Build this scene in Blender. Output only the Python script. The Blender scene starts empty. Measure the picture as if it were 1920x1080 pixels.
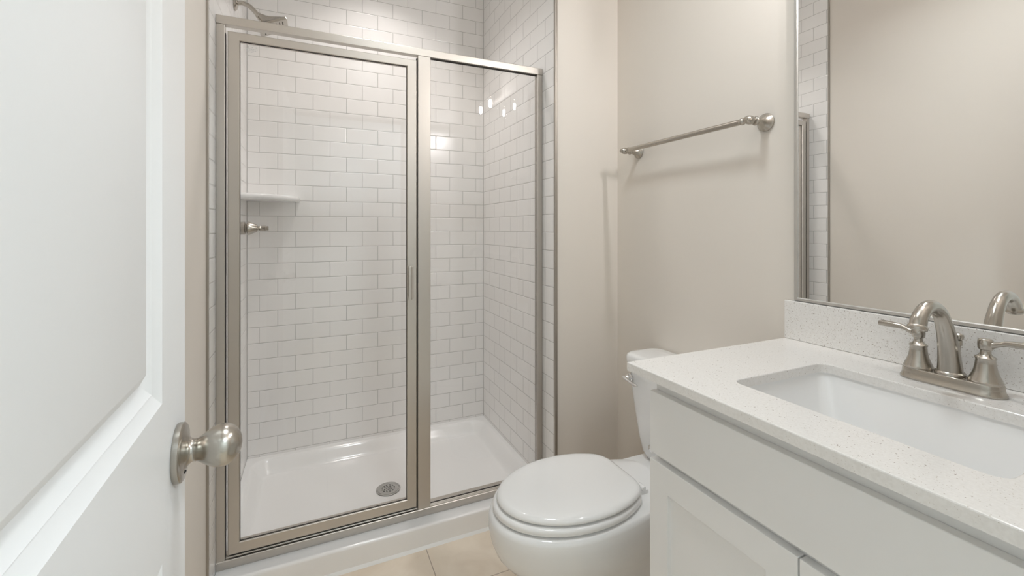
import bpy, bmesh, math, random
from mathutils import Vector, Matrix
PI = math.pi
SC = bpy.context.scene
COL = SC.collection

# ------------------------------------------------------------------ camera
YAW = math.radians(24.26)
cam = bpy.data.cameras.new('camera')
cam.sensor_fit = 'HORIZONTAL'; cam.sensor_width = 36.0
cam.lens = 36.0 * 826.18 / 1920.0
cam.shift_y = -(540 - 428) / 1920.0
cam.clip_start = 0.01; cam.clip_end = 50
cam_o = bpy.data.objects.new('camera', cam); COL.objects.link(cam_o)
cam_o.location = (0, 0, 1.22)
cam_o.rotation_euler = (PI / 2, 0, -YAW)
SC.camera = cam_o

# ------------------------------------------------------------------ light, exposure
VIEW_EXPOSURE = 0.09
BULB_STRENGTH = 610.0          # the two vanity bulbs
SHOWER_LAMP_W = 3.3             # recessed shower light
ROOM_FILL_W = 6.9              # added overhead fill, tuned to the room's brightness
HALL_FILL_W = 25.0             # added fill from the hall behind the camera
WORLD_STRENGTH = 0.25
SC.view_settings.view_transform = 'Standard'
SC.view_settings.look = 'None'
SC.view_settings.exposure = VIEW_EXPOSURE
SC.view_settings.gamma = 1.0
SC.view_settings.use_curve_mapping = False
SC.cycles.max_bounces = 16
SC.cycles.diffuse_bounces = 7
SC.cycles.glossy_bounces = 6
SC.cycles.transparent_max_bounces = 16
SC.cycles.caustics_reflective = False
SC.cycles.caustics_refractive = False
SC.cycles.sample_clamp_indirect = 25.0
w = bpy.data.worlds.new('world'); SC.world = w; w.use_nodes = True
w.node_tree.nodes['Background'].inputs[0].default_value = (0.92, 0.96, 1.0, 1)
w.node_tree.nodes['Background'].inputs[1].default_value = WORLD_STRENGTH

def area_light(name, loc, size, power, color, rot=(0, 0, 0), parent=None, spread=180):
    l = bpy.data.lights.new(name, 'AREA'); l.shape = 'DISK'; l.size = size
    l.energy = power; l.color = color; l.spread = math.radians(spread)
    o = bpy.data.objects.new(name, l); COL.objects.link(o)
    o.location = loc; o.rotation_euler = rot
    if parent:
        o.location = Vector(loc) - parent.location; o.parent = parent
    return o

# ------------------------------------------------------------------ materials
def new_mat(name):
    m = bpy.data.materials.new(name); m.use_nodes = True
    nt = m.node_tree
    return m, nt, nt.nodes['Principled BSDF'], nt.nodes['Material Output']

def add(nt, typ, **kw):
    n = nt.nodes.new(typ)
    for k, v in kw.items(): setattr(n, k, v)
    return n

def principled(name, col, rough=0.5, metal=0.0, ior=1.5, coat=0.0, noise=0.0, noise_scale=60.0, bump=0.0, spec=0.5, stretch=None):
    m, nt, b, out = new_mat(name)
    b.inputs['Base Color'].default_value = (*col, 1)
    b.inputs['Roughness'].default_value = rough
    b.inputs['Metallic'].default_value = metal
    b.inputs['IOR'].default_value = ior
    b.inputs['Specular IOR Level'].default_value = spec
    b.inputs['Coat Weight'].default_value = coat
    b.inputs['Coat Roughness'].default_value = 0.04
    if noise or bump:
        tc = add(nt, 'ShaderNodeTexCoord')
        mp = add(nt, 'ShaderNodeMapping')
        if stretch: mp.inputs['Scale'].default_value = stretch
        nz = add(nt, 'ShaderNodeTexNoise')
        nz.inputs['Scale'].default_value = noise_scale
        nz.inputs['Detail'].default_value = 4
        nt.links.new(tc.outputs['Object'], mp.inputs['Vector'])
        nt.links.new(mp.outputs['Vector'], nz.inputs['Vector'])
        if noise:
            mr = add(nt, 'ShaderNodeMapRange')
            mr.inputs['To Min'].default_value = max(0, rough - noise)
            mr.inputs['To Max'].default_value = rough + noise
            nt.links.new(nz.outputs['Fac'], mr.inputs['Value'])
            nt.links.new(mr.outputs['Result'], b.inputs['Roughness'])
        if bump:
            bp = add(nt, 'ShaderNodeBump')
            bp.inputs['Strength'].default_value = bump
            bp.inputs['Distance'].default_value = 0.002
            nt.links.new(nz.outputs['Fac'], bp.inputs['Height'])
            nt.links.new(bp.outputs['Normal'], b.inputs['Normal'])
    return m

M = {}
M['paint'] = principled('beige_wall_paint', (0.745, 0.695, 0.635), 0.6, bump=0.05, noise_scale=180)
M['ceiling'] = principled('white_ceiling_paint', (0.90, 0.895, 0.885), 0.9, bump=0.05, noise_scale=120)
M['door_white'] = principled('white_door_paint', (0.81, 0.806, 0.798), 0.40, bump=0.04, noise_scale=140)
M['cab_white'] = principled('white_cabinet_paint', (0.84, 0.84, 0.835), 0.36, noise=0.04, noise_scale=30)
M['porcelain'] = principled('white_porcelain', (0.84, 0.84, 0.835), 0.07, coat=0.3, noise=0.02, noise_scale=10)
M['seat'] = principled('white_seat_plastic', (0.85, 0.85, 0.845), 0.12, coat=0.2, noise=0.02, noise_scale=12)
M['acrylic'] = principled('white_acrylic', (0.89, 0.885, 0.88), 0.14, coat=0.25, noise=0.03, noise_scale=12)
M['caulk'] = principled('white_caulk', (0.86, 0.86, 0.85), 0.5, bump=0.1, noise_scale=200)
M['grout_gray'] = principled('grey_grout', (0.50, 0.49, 0.48), 0.8, bump=0.1, noise_scale=300)
M['nickel'] = principled('brushed_nickel', (0.46, 0.43, 0.385), 0.25, metal=1.0, noise=0.03, noise_scale=25)
M['nickel_frame'] = principled('satin_nickel_frame', (0.59, 0.555, 0.512), 0.36, metal=1.0, noise=0.06, noise_scale=40, stretch=(8, 8, 60))
M['chrome'] = principled('polished_chrome', (0.80, 0.80, 0.80), 0.10, metal=1.0, noise=0.03, noise_scale=60)
M['aluminium'] = principled('silver_mirror_frame', (0.56, 0.55, 0.53), 0.40, metal=1.0, noise=0.05, noise_scale=50)
M['trim_metal'] = principled('dark_satin_edge_trim', (0.42, 0.39, 0.35), 0.40, metal=1.0, noise=0.05, noise_scale=70)
M['steel'] = principled('drain_steel', (0.56, 0.56, 0.55), 0.32, metal=1.0, noise=0.08, noise_scale=120)
M['mirror'] = principled('silvered_glass', (0.93, 0.93, 0.92), 0.0, metal=1.0, noise=0.0)
M['gasket'] = principled('dark_vinyl_gasket', (0.045, 0.04, 0.037), 0.55, bump=0.05, noise_scale=200)
M['dark'] = principled('dark_void', (0.02, 0.02, 0.02), 0.8, bump=0.02, noise_scale=80)
M['etch'] = principled('frosted_etch', (0.62, 0.62, 0.61), 0.8, bump=0.02, noise_scale=200)

def glass(name, ior=1.55, tint=(0.992, 0.990, 0.987)):
    m, nt, b, out = new_mat(name); nt.nodes.remove(b)
    tr = add(nt, 'ShaderNodeBsdfTransparent'); tr.inputs[0].default_value = (*tint, 1)
    gl = add(nt, 'ShaderNodeBsdfGlossy'); gl.inputs['Roughness'].default_value = 0.0
    gl.inputs['Color'].default_value = (1, 1, 1, 1)
    fr = add(nt, 'ShaderNodeFresnel'); fr.inputs['IOR'].default_value = ior
    ge = add(nt, 'ShaderNodeNewGeometry')
    inv = add(nt, 'ShaderNodeMath', operation='SUBTRACT'); inv.inputs[0].default_value = 1.0
    mu = add(nt, 'ShaderNodeMath', operation='MULTIPLY')
    mx = add(nt, 'ShaderNodeMixShader')
    nt.links.new(ge.outputs['Backfacing'], inv.inputs[1])
    nt.links.new(fr.outputs[0], mu.inputs[0]); nt.links.new(inv.outputs[0], mu.inputs[1])
    nt.links.new(mu.outputs[0], mx.inputs['Fac'])
    nt.links.new(tr.outputs[0], mx.inputs[1]); nt.links.new(gl.outputs[0], mx.inputs[2])
    nt.links.new(mx.outputs[0], out.inputs['Surface'])
    return m
M['glass'] = glass('clear_shower_glass')
M['shade_glass'] = glass('clear_lamp_glass', 1.45, (0.99, 0.99, 0.99))

def emit(name, col, strength):
    m, nt, b, out = new_mat(name); nt.nodes.remove(b)
    e = add(nt, 'ShaderNodeEmission'); e.inputs[0].default_value = (*col, 1); e.inputs[1].default_value = strength
    nt.links.new(e.outputs[0], out.inputs['Surface'])
    return m
M['bulb'] = emit('lit_bulb', (1.0, 0.98, 0.99), BULB_STRENGTH)
M['diffuser'] = emit('lit_diffuser', (1.0, 0.98, 0.96), 3.0)

def tile_mat(name, axis, x0, pitch, row, zbase, mortar=0.0011):
    """glossy white 3x6 subway tile; horizontal coordinate is world X or Y."""
    m, nt, b, out = new_mat(name)
    tc = add(nt, 'ShaderNodeTexCoord')
    sp = add(nt, 'ShaderNodeSeparateXYZ')
    nt.links.new(tc.outputs['Object'], sp.inputs[0])
    ax = add(nt, 'ShaderNodeMath', operation='SUBTRACT'); ax.inputs[1].default_value = x0 - 40 * pitch
    az = add(nt, 'ShaderNodeMath', operation='SUBTRACT'); az.inputs[1].default_value = zbase - 2 * row
    nt.links.new(sp.outputs[axis], ax.inputs[0]); nt.links.new(sp.outputs['Z'], az.inputs[0])
    cb = add(nt, 'ShaderNodeCombineXYZ')
    nt.links.new(ax.outputs[0], cb.inputs['X']); nt.links.new(az.outputs[0], cb.inputs['Y'])
    def brick(ms, smooth):
        br = add(nt, 'ShaderNodeTexBrick', offset=0.5, offset_frequency=2, squash=1.0, squash_frequency=2)
        br.inputs['Scale'].default_value = 1.0
        br.inputs['Mortar Size'].default_value = ms
        br.inputs['Mortar Smooth'].default_value = smooth
        br.inputs['Bias'].default_value = 0.0
        br.inputs['Brick Width'].default_value = pitch
        br.inputs['Row Height'].default_value = row
        nt.links.new(cb.outputs[0], br.inputs['Vector'])
        return br
    b1 = brick(mortar, 0.0)
    b1.inputs['Color1'].default_value = (0.865, 0.850, 0.836, 1)
    b1.inputs['Color2'].default_value = (0.885, 0.870, 0.856, 1)
    b1.inputs['Mortar'].default_value = (0.47, 0.455, 0.44, 1)
    b2 = brick(0.0042, 1.0)
    nt.links.new(b1.outputs['Color'], b.inputs['Base Color'])
    rg = add(nt, 'ShaderNodeMapRange')
    rg.inputs['To Min'].default_value = 0.17; rg.inputs['To Max'].default_value = 0.75
    nt.links.new(b1.outputs['Fac'], rg.inputs['Value']); nt.links.new(rg.outputs['Result'], b.inputs['Roughness'])
    nz = add(nt, 'ShaderNodeTexNoise'); nz.inputs['Scale'].default_value = 9.0; nz.inputs['Detail'].default_value = 1.0
    nt.links.new(tc.outputs['Object'], nz.inputs['Vector'])
    m1 = add(nt, 'ShaderNodeMath', operation='MULTIPLY'); m1.inputs[1].default_value = 0.25
    nt.links.new(nz.outputs['Fac'], m1.inputs[0])
    m2 = add(nt, 'ShaderNodeMath', operation='SUBTRACT')
    nt.links.new(m1.outputs[0], m2.inputs[0]); nt.links.new(b2.outputs['Fac'], m2.inputs[1])
    bp = add(nt, 'ShaderNodeBump'); bp.inputs['Strength'].default_value = 0.6; bp.inputs['Distance'].default_value = 0.0012
    nt.links.new(m2.outputs[0], bp.inputs['Height']); nt.links.new(bp.outputs['Normal'], b.inputs['Normal'])
    return m
TROW = 0.0778; TBASE = 0.0353
M['tile_back'] = tile_mat('subway_tile_back', 'X', -0.162, 0.160, TROW, TBASE)
M['tile_side'] = tile_mat('subway_tile_side', 'Y', 1.777, 0.149, TROW, TBASE)

def floor_mat():
    m, nt, b, out = new_mat('beige_floor_tile')
    tc = add(nt, 'ShaderNodeTexCoord')
    mp = add(nt, 'ShaderNodeMapping'); mp.inputs['Location'].default_value = (-0.391 + 30 * 0.33, -1.439 + 30 * 0.33, 0)
    nt.links.new(tc.outputs['Object'], mp.inputs['Vector'])
    br = add(nt, 'ShaderNodeTexBrick', offset=0.0, offset_frequency=2, squash=1.0)
    br.inputs['Scale'].default_value = 1.0; br.inputs['Mortar Size'].default_value = 0.0016
    br.inputs['Mortar Smooth'].default_value = 0.2; br.inputs['Brick Width'].default_value = 0.33; br.inputs['Row Height'].default_value = 0.33
    nt.links.new(mp.outputs['Vector'], br.inputs['Vector'])
    nz = add(nt, 'ShaderNodeTexNoise'); nz.inputs['Scale'].default_value = 9; nz.inputs['Detail'].default_value = 8; nz.inputs['Distortion'].default_value = 0.8
    nt.links.new(tc.outputs['Object'], nz.inputs['Vector'])
    cr = add(nt, 'ShaderNodeValToRGB')
    cr.color_ramp.elements[0].position = 0.3; cr.color_ramp.elements[0].color = (0.74, 0.635, 0.515, 1)
    cr.color_ramp.elements[1].position = 0.75; cr.color_ramp.elements[1].color = (0.85, 0.755, 0.635, 1)
    nt.links.new(nz.outputs['Fac'], cr.inputs['Fac'])
    mx = add(nt, 'ShaderNodeMix', data_type='RGBA')
    mx.inputs[7].default_value = (0.36, 0.29, 0.23, 1)
    nt.links.new(br.outputs['Fac'], mx.inputs[0]); nt.links.new(cr.outputs['Color'], mx.inputs[6])
    nt.links.new(mx.outputs[2], b.inputs['Base Color'])
    b.inputs['Roughness'].default_value = 0.38
    bp = add(nt, 'ShaderNodeBump', invert=True); bp.inputs['Strength'].default_value = 0.5; bp.inputs['Distance'].default_value = 0.001
    nt.links.new(br.outputs['Fac'], bp.inputs['Height']); nt.links.new(bp.outputs['Normal'], b.inputs['Normal'])
    return m
M['floor'] = floor_mat()

def quartz_mat():
    m, nt, b, out = new_mat('speckled_white_quartz')
    tc = add(nt, 'ShaderNodeTexCoord')
    def speck(scale, th, soft, seed, rare):
        mp = add(nt, 'ShaderNodeMapping'); mp.inputs['Location'].default_value = (seed, seed * 1.7, seed * 0.3)
        nt.links.new(tc.outputs['Object'], mp.inputs['Vector'])
        v = add(nt, 'ShaderNodeTexVoronoi'); v.inputs['Scale'].default_value = scale; v.inputs['Randomness'].default_value = 1.0
        nt.links.new(mp.outputs['Vector'], v.inputs['Vector'])
        # only a share of the cells hold a speck, of varying size
        sx = add(nt, 'ShaderNodeSeparateColor'); nt.links.new(v.outputs['Color'], sx.inputs[0])
        r = add(nt, 'ShaderNodeMapRange'); r.inputs['From Min'].default_value = rare; r.inputs['From Max'].default_value = 1.0
        r.inputs['To Min'].default_value = 0.0; r.inputs['To Max'].default_value = th
        nt.links.new(sx.outputs[0], r.inputs['Value'])
        d = add(nt, 'ShaderNodeMath', operation='SUBTRACT')
        nt.links.new(r.outputs['Result'], d.inputs[0]); nt.links.new(v.outputs['Distance'], d.inputs[1])
        k = add(nt, 'ShaderNodeMapRange'); k.inputs['From Min'].default_value = 0; k.inputs['From Max'].default_value = soft
        nt.links.new(d.outputs[0], k.inputs['Value'])
        return k.outputs['Result']
    base = add(nt, 'ShaderNodeTexNoise'); base.inputs['Scale'].default_value = 220; base.inputs['Detail'].default_value = 3
    nt.links.new(tc.outputs['Object'], base.inputs['Vector'])
    cr = add(nt, 'ShaderNodeValToRGB')
    cr.color_ramp.elements[0].position = 0.3; cr.color_ramp.elements[0].color = (0.775, 0.755, 0.728, 1)
    cr.color_ramp.elements[1].position = 0.65; cr.color_ramp.elements[1].color = (0.83, 0.813, 0.79, 1)
    nt.links.new(base.outputs['Fac'], cr.inputs['Fac'])
    last = cr.outputs['Color']
    for sc_, th, col, seed, rare in ((300, 0.40, (0.30, 0.25, 0.21, 1), 3.1, 0.88), (480, 0.42, (0.52, 0.47, 0.41, 1), 7.7, 0.80)):
        mx = add(nt, 'ShaderNodeMix', data_type='RGBA'); mx.inputs[7].default_value = col
        nt.links.new(speck(sc_, th, 0.10, seed, rare), mx.inputs[0]); nt.links.new(last, mx.inputs[6]); last = mx.outputs[2]
    nt.links.new(last, b.inputs['Base Color'])
    b.inputs['Roughness'].default_value = 0.16
    return m
M['quartz'] = quartz_mat()

# ------------------------------------------------------------------ mesh helpers
def BM(): return bmesh.new()

def box(bm, x0, x1, y0, y1, z0, z1):
    v = [bm.verts.new(p) for p in ((x0,y0,z0),(x1,y0,z0),(x1,y1,z0),(x0,y1,z0),(x0,y0,z1),(x1,y0,z1),(x1,y1,z1),(x0,y1,z1))]
    for f in ((0,3,2,1),(4,5,6,7),(0,1,5,4),(1,2,6,5),(2,3,7,6),(3,0,4,7)): bm.faces.new([v[i] for i in f])

def loft(bm, loops, cap0=True, cap1=True, closed=True):
    rings = [[bm.verts.new(p) for p in lp] for lp in loops]
    n = len(rings[0])
    for a, b in zip(rings, rings[1:]):
        for i in range(n if closed else n - 1):
            j = (i + 1) % n
            bm.faces.new((a[i], a[j], b[j], b[i]))
    if cap0: bm.faces.new(list(reversed(rings[0])))
    if cap1: bm.faces.new(rings[-1])
    return rings

def frame_of(d):
    d = Vector(d).normalized()
    up = Vector((0, 0, 1)) if abs(d.z) < 0.9 else Vector((1, 0, 0))
    a = d.cross(up).normalized(); b = a.cross(d).normalized()
    return d, a, b

def lathe(bm, profile, origin, axis=(0, 0, 1), seg=32, cap0=True, cap1=True):
    """profile: list of (distance along the axis, radius)"""
    d, a, b = frame_of(axis); o = Vector(origin)
    loops = []
    for t, r in profile:
        r = max(r, 1e-4)
        loops.append([o + d * t + a * (r * math.cos(2 * PI * k / seg)) + b * (r * math.sin(2 * PI * k / seg)) for k in range(seg)])
    loft(bm, loops, cap0, cap1)

def smooth_path(pts, n=8):
    """Catmull-Rom through (position..., radius...) tuples"""
    P = [Vector(p) if len(p) <= 4 else p for p in pts]
    out = []
    for i in range(len(P) - 1):
        p0 = P[max(i - 1, 0)]; p1 = P[i]; p2 = P[i + 1]; p3 = P[min(i + 2, len(P) - 1)]
        for k in range(n):
            t = k / n
            out.append(0.5 * ((2 * p1) + (p2 - p0) * t + (2 * p0 - 5 * p1 + 4 * p2 - p3) * t * t + (3 * p1 - p0 - 3 * p2 + p3) * t ** 3))
    out.append(P[-1])
    return out

def tube(bm, pts, seg=20, n=8, flat=1.0):
    """pts: (x, y, z, r); swept with a parallel frame"""
    S = smooth_path([Vector(p) for p in pts], n)
    pos = [Vector(s[:3]) for s in S]; rad = [s[3] for s in S]
    loops = []; ref = None
    for i, p in enumerate(pos):
        t = (pos[min(i + 1, len(pos) - 1)] - pos[max(i - 1, 0)]).normalized()
        if ref is None: _, ref, _ = frame_of(t)
        ref = (ref - t * ref.dot(t)).normalized(); bi = t.cross(ref)
        loops.append([p + ref * (rad[i] * math.cos(2 * PI * k / seg)) + bi * (flat * rad[i] * math.sin(2 * PI * k / seg)) for k in range(seg)])
    loft(bm, loops)

def rrect(x0, x1, y0, y1, r, z, n=6):
    pts = []
    for cx, cy, a0 in ((x1 - r, y1 - r, 0), (x0 + r, y1 - r, PI / 2), (x0 + r, y0 + r, PI), (x1 - r, y0 + r, 3 * PI / 2)):
        for k in range(n + 1):
            a = a0 + PI / 2 * k / n
            pts.append((cx + r * math.cos(a), cy + r * math.sin(a), z))
    return pts

def prism(bm, poly, f, a, b):
    """poly of 2-D points extruded between a and b; f(u, v, w) -> xyz"""
    loft(bm, [[f(u, v, a) for u, v in poly], [f(u, v, b) for u, v in poly]])

def obj(name, bm, mat, parent=None, bevel=0.0, seg=2, angle=35, local=False, smooth=True, subsurf=0):
    bmesh.ops.remove_doubles(bm, verts=bm.verts, dist=1e-6)
    bmesh.ops.recalc_face_normals(bm, faces=bm.faces)
    if parent is not None and not local:
        off = parent.matrix_world.translation if parent.parent is None else Vector(parent.get('_org', (0, 0, 0)))
        bmesh.ops.translate(bm, verts=bm.verts, vec=-Vector(off))
    me = bpy.data.meshes.new(name); bm.to_mesh(me); bm.free()
    o = bpy.data.objects.new(name, me); COL.objects.link(o)
    if parent is not None: o.parent = parent
    me.materials.append(M[mat])
    if smooth and not bevel:
        me.polygons.foreach_set('use_smooth', [True] * len(me.polygons))
        me.set_sharp_from_angle(angle=math.radians(angle))
    if bevel:
        md = o.modifiers.new('bevel', 'BEVEL'); md.width = bevel; md.segments = seg
        md.limit_method = 'ANGLE'; md.angle_limit = math.radians(40); md.harden_normals = False
    if subsurf:
        md = o.modifiers.new('sub', 'SUBSURF'); md.levels = subsurf; md.render_levels = subsurf
    return o

ORG = {}
def part(name, bm, mat, parent, **kw):
    """child of a thing or of a part; vertices are given in world space"""
    root = parent
    while root.parent is not None: root = root.parent
    bmesh.ops.translate(bm, verts=bm.verts, vec=-root.location)
    return obj(name, bm, mat, parent, local=True, **kw)

def tag(o, label, cat, group=None, kind=None):
    o['label'] = label; o['category'] = cat
    if group: o['group'] = group
    if kind: o['kind'] = kind
    return o

def thing(name, label, cat, loc, group=None):
    o = bpy.data.objects.new(name, None); COL.objects.link(o)
    o.location = loc; o.empty_display_size = 0.05
    bpy.context.view_layer.update()
    return tag(o, label, cat, group)

def struct(name, bm, mat, label, cat, **kw):
    o = obj(name, bm, mat, **kw); tag(o, label, cat, kind='structure'); return o

# ------------------------------------------------------------------ dimensions
XL, XR = -0.294, 0.927           # shower tile faces
YB = 2.472                       # shower back wall
YF = 1.725                       # front of shower frame
YT = 1.617                       # tile edge trim
YR = 1.622                       # face of the wall right of the shower
XW = 1.255                       # right wall
XLW = -0.300                     # left painted wall
ZC = 2.70
YFR = -0.06                      # room face of the entrance wall
VY = 0.4465                      # vanity centre line

# ------------------------------------------------------------------ room shell
bm = BM(); box(bm, -1.5, 1.9, -1.7, 2.6, -0.08, 0.0)
struct('floor', bm, 'floor', 'beige stone-look tile floor', 'floor')
bm = BM(); box(bm, -1.5, 1.9, -1.7, 2.6, ZC, ZC + 0.08)
struct('ceiling', bm, 'ceiling', 'white painted ceiling', 'ceiling')
bm = BM(); box(bm, -0.42, XLW, YFR - 0.11, YT, 0, ZC)
struct('wall_left', bm, 'paint', 'beige painted wall behind the open door', 'wall')
bm = BM(); box(bm, -0.42, XL, YT, YB + 0.12, 0, ZC)
struct('wall_shower_left', bm, 'tile_side', 'white subway tile wall with the shower head', 'wall')
bm = BM(); box(bm, XL, XR, YB, YB + 0.12, 0, ZC)
struct('wall_back', bm, 'tile_back', 'white subway tile back wall of the shower', 'wall')
bm = BM(); box(bm, XR, XR + 0.010, YT, YB + 0.12, 0, ZC)
struct('wall_shower_right', bm, 'tile_side', 'white subway tile wall at the right of the shower', 'wall')
bm = BM(); box(bm, XR + 0.010, XW + 0.12, YR, YB + 0.12, 0, ZC)
struct('wall_return', bm, 'paint', 'narrow beige wall between the shower and the towel bar wall', 'wall')
bm = BM(); box(bm, XW, XW + 0.12, YFR - 0.11, YR, 0, ZC)
struct('wall_right', bm, 'paint', 'beige painted wall carrying towel bar and mirror', 'wall')
DX0, DX1, DZ = -0.136, 0.648, 2.06     # doorway in the entrance wall, behind the camera
bm = BM()
box(bm, -0.42, DX0, YFR - 0.11, YFR, 0, ZC); box(bm, DX1, XW, YFR - 0.11, YFR, 0, ZC); box(bm, DX0, DX1, YFR - 0.11, YFR, DZ, ZC)
struct('wall_front', bm, 'paint', 'beige entrance wall around the doorway', 'wall')
bm = BM()
box(bm, -1.5, -1.4, -1.6, YFR - 0.11, 0, ZC); box(bm, 1.8, 1.9, -1.6, YFR - 0.11, 0, ZC); box(bm, -1.5, 1.9, -1.7, -1.6, 0, ZC)
box(bm, -1.4, -0.42, YFR - 0.12, YFR - 0.11, 0, ZC); box(bm, XW + 0.12, 1.8, YFR - 0.12, YFR - 0.11, 0, ZC)
struct('wall_hall', bm, 'ceiling', 'white hall walls outside the doorway', 'wall')
# tile edge trims and inside-corner grout lines
bm = BM(); box(bm, XLW - 0.004, XL + 0.0012, YT - 0.0045, YT + 0.0035, 0, ZC)
struct('trim_1', bm, 'trim_metal', 'slim metal edge strip where the left tile meets beige paint', 'trim', bevel=0.0012)
bm = BM(); box(bm, XR - 0.0012, XR + 0.0105, YT - 0.0045, YR + 0.004, 0, ZC)
struct('trim_2', bm, 'trim_metal', 'slim metal edge strip where the right tile meets beige paint', 'trim', bevel=0.0012)
bm = BM(); prism(bm, [(XL, YB), (XL + 0.004, YB), (XL, YB - 0.004)], lambda u, v, z: (u, v, z), 0.10, ZC)
struct('trim_3', bm, 'grout_gray', 'grey grout line in the left inside corner', 'trim')
bm = BM(); prism(bm, [(XR, YB), (XR, YB - 0.004), (XR - 0.004, YB)], lambda u, v, z: (u, v, z), 0.10, ZC)
struct('trim_4', bm, 'grout_gray', 'grey grout line in the right inside corner', 'trim')
bm = BM(); box(bm, XR + 0.012, XW, YR - 0.013, YR, 0, 0.085)
struct('baseboard_back', bm, 'door_white', 'white baseboard behind the toilet', 'baseboard', bevel=0.004)
bm = BM(); box(bm, XLW, XLW + 0.013, YFR, YT - 0.006, 0, 0.085)
struct('baseboard_left', bm, 'door_white', 'white baseboard along the left wall', 'baseboard', bevel=0.004)

# ------------------------------------------------------------------ door with knob
ang = math.radians(2.47)
d_off = 0.125
nrm = Vector((math.cos(ang), math.sin(ang), 0)); along = Vector((-math.sin(ang), math.cos(ang), 0))
hinge = nrm * (-d_off) + along * (-0.042)
DW, DH, DT = 0.762, 2.03, 0.035
def ring_rect(y0, y1, z0, z1, x): return [(x, y0, z0), (x, y1, z0), (x, y1, z1), (x, y0, z1)]
bm = BM()
Z0 = 0.012
ST = 0.1175
holes = [(ST, DW - ST, 0.235, 0.853), (ST, DW - ST, 1.028, DH - 0.115)]
def quad(*p): bm.faces.new([bm.verts.new(q) for q in p])
for side in (0, 1):
    X = (lambda e: -e) if side == 0 else (lambda e: -DT + e)
    ys = [0, ST, DW - ST, DW]; zs = [Z0, holes[0][2], holes[0][3], holes[1][2], holes[1][3], DH]
    for i in range(3):
        for j in range(5):
            if i == 1 and j in (1, 3): continue
            quad(*[(X(0), y, z) for y, z in ((ys[i], zs[j]), (ys[i+1], zs[j]), (ys[i+1], zs[j+1]), (ys[i], zs[j+1]))])
    for h in holes:
        prof = [(0, 0), (0.0010, 0.0008), (0.0150, 0.0062), (0.0158, 0.0056), (0.0166, 0.0062), (0.0300, 0.0118), (0.0315, 0.0120), (0.0455, 0.0035), (0.0470, 0.0030)]
        loops = [ring_rect(h[0] + a, h[1] - a, h[2] + a, h[3] - a, X(e)) for a, e in prof]
        loft(bm, loops, cap0=False, cap1=True)
for p in (((0,0,Z0),(-DT,0,Z0),(-DT,DW,Z0),(0,DW,Z0)), ((0,0,DH),(-DT,0,DH),(-DT,DW,DH),(0,DW,DH)), ((0,0,Z0),(-DT,0,Z0),(-DT,0,DH),(0,0,DH)), ((0,DW,Z0),(-DT,DW,Z0),(-DT,DW,DH),(0,DW,DH))): quad(*p)
door = obj('door_1', bm, 'door_white', local=True, angle=20)
door.location = hinge; door.rotation_euler = (0, 0, ang)
tag(door, 'open white two-panel door filling the left edge of the view', 'door', kind='structure')
ks, kz = 0.042 + 0.671, 0.943
for side in (1, -1):
    bm = BM()
    x0 = 0 if side == 1 else -DT
    lathe(bm, [(0, 0.0345), (0.0015, 0.0352), (0.0065, 0.0350), (0.0085, 0.0325), (0.0092, 0.0285), (0.0105, 0.0215), (0.0130, 0.0160), (0.0160, 0.0135), (0.0185, 0.0132), (0.0200, 0.0138), (0.0207, 0.0130)], (x0, ks, kz), (side, 0, 0), 48)
    kn = obj('door_knob', bm, 'nickel', door, local=True)
    if side == 1: kn['label'] = 'brushed nickel egg-shaped knob on round rosette'
    bm = BM()
    lathe(bm, [(0.0203, 0.0122), (0.0212, 0.0134), (0.0235, 0.0146), (0.0270, 0.0170), (0.0310, 0.0198), (0.0355, 0.0225), (0.0405, 0.0247), (0.0455, 0.0258), (0.0505, 0.0257), (0.0555, 0.0243), (0.0600, 0.0216), (0.0640, 0.0175), (0.0670, 0.0125), (0.0688, 0.0075), (0.0696, 0.0)], (x0, ks, kz), (side, 0, 0), 48)
    obj('knob_grip', bm, 'nickel', kn, local=True)
    if side == 1:
        bm = BM(); lathe(bm, [(0, 0.0028), (0.0012, 0.0026)], (0.0095, ks - 0.010, kz - 0.021), (1, -0.2, -0.5), 16)
        obj('privacy_hole', bm, 'dark', kn, local=True)

# ------------------------------------------------------------------ shower base
pan = thing('shower_tray', 'white acrylic shower tray with low front curb', 'shower tray', (0.3165, 2.07, 0))
PX0, PX1, PY0, PY1 = XL + 0.001, XR - 0.001, 1.668, YB - 0.001
RIM, CURB, FL = 0.102, 0.0855, 0.042
bx0, bx1, by0, by1 = PX0 + 0.026, PX1 - 0.026, 1.772, PY1 - 0.030
def sdf_in(x, y, r=0.075):
    cx, cy = (bx0 + bx1) / 2, (by0 + by1) / 2
    qx, qy = abs(x - cx) - (bx1 - bx0) / 2 + r, abs(y - cy) - (by1 - by0) / 2 + r
    return -(min(max(qx, qy), 0) + math.hypot(max(qx, 0), max(qy, 0)) - r)
def sst(t): t = min(max(t, 0), 1); return t * t * (3 - 2 * t)
def pan_z(x, y):
    ramp = sst((y - 1.775) / 0.06)
    rim = CURB + (RIM - CURB) * ramp
    d = sdf_in(x, y)
    slope = 0.006 * min(math.hypot(x - 0.309, y - 2.048) / 0.6, 1)
    z = FL - 0.004 + slope
    if d <= 0: return rim
    return rim + (z - rim) * (sst(min(1, d / 0.058)) ** 0.85)
def steps(lo, hi, fine0, fine1, nf, nm):
    a = [lo + fine0 * k / nf for k in range(nf)]
    m = [lo + fine0 + (hi - fine1 - lo - fine0) * k / nm for k in range(nm)]
    b = [hi - fine1 + fine1 * k / nf for k in range(nf + 1)]
    return a + m + b
xs = steps(PX0, PX1, 0.16, 0.16, 32, 26)
ys = steps(1.677, PY1, 0.20, 0.16, 36, 24)
bm = BM()
cols = []
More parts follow.
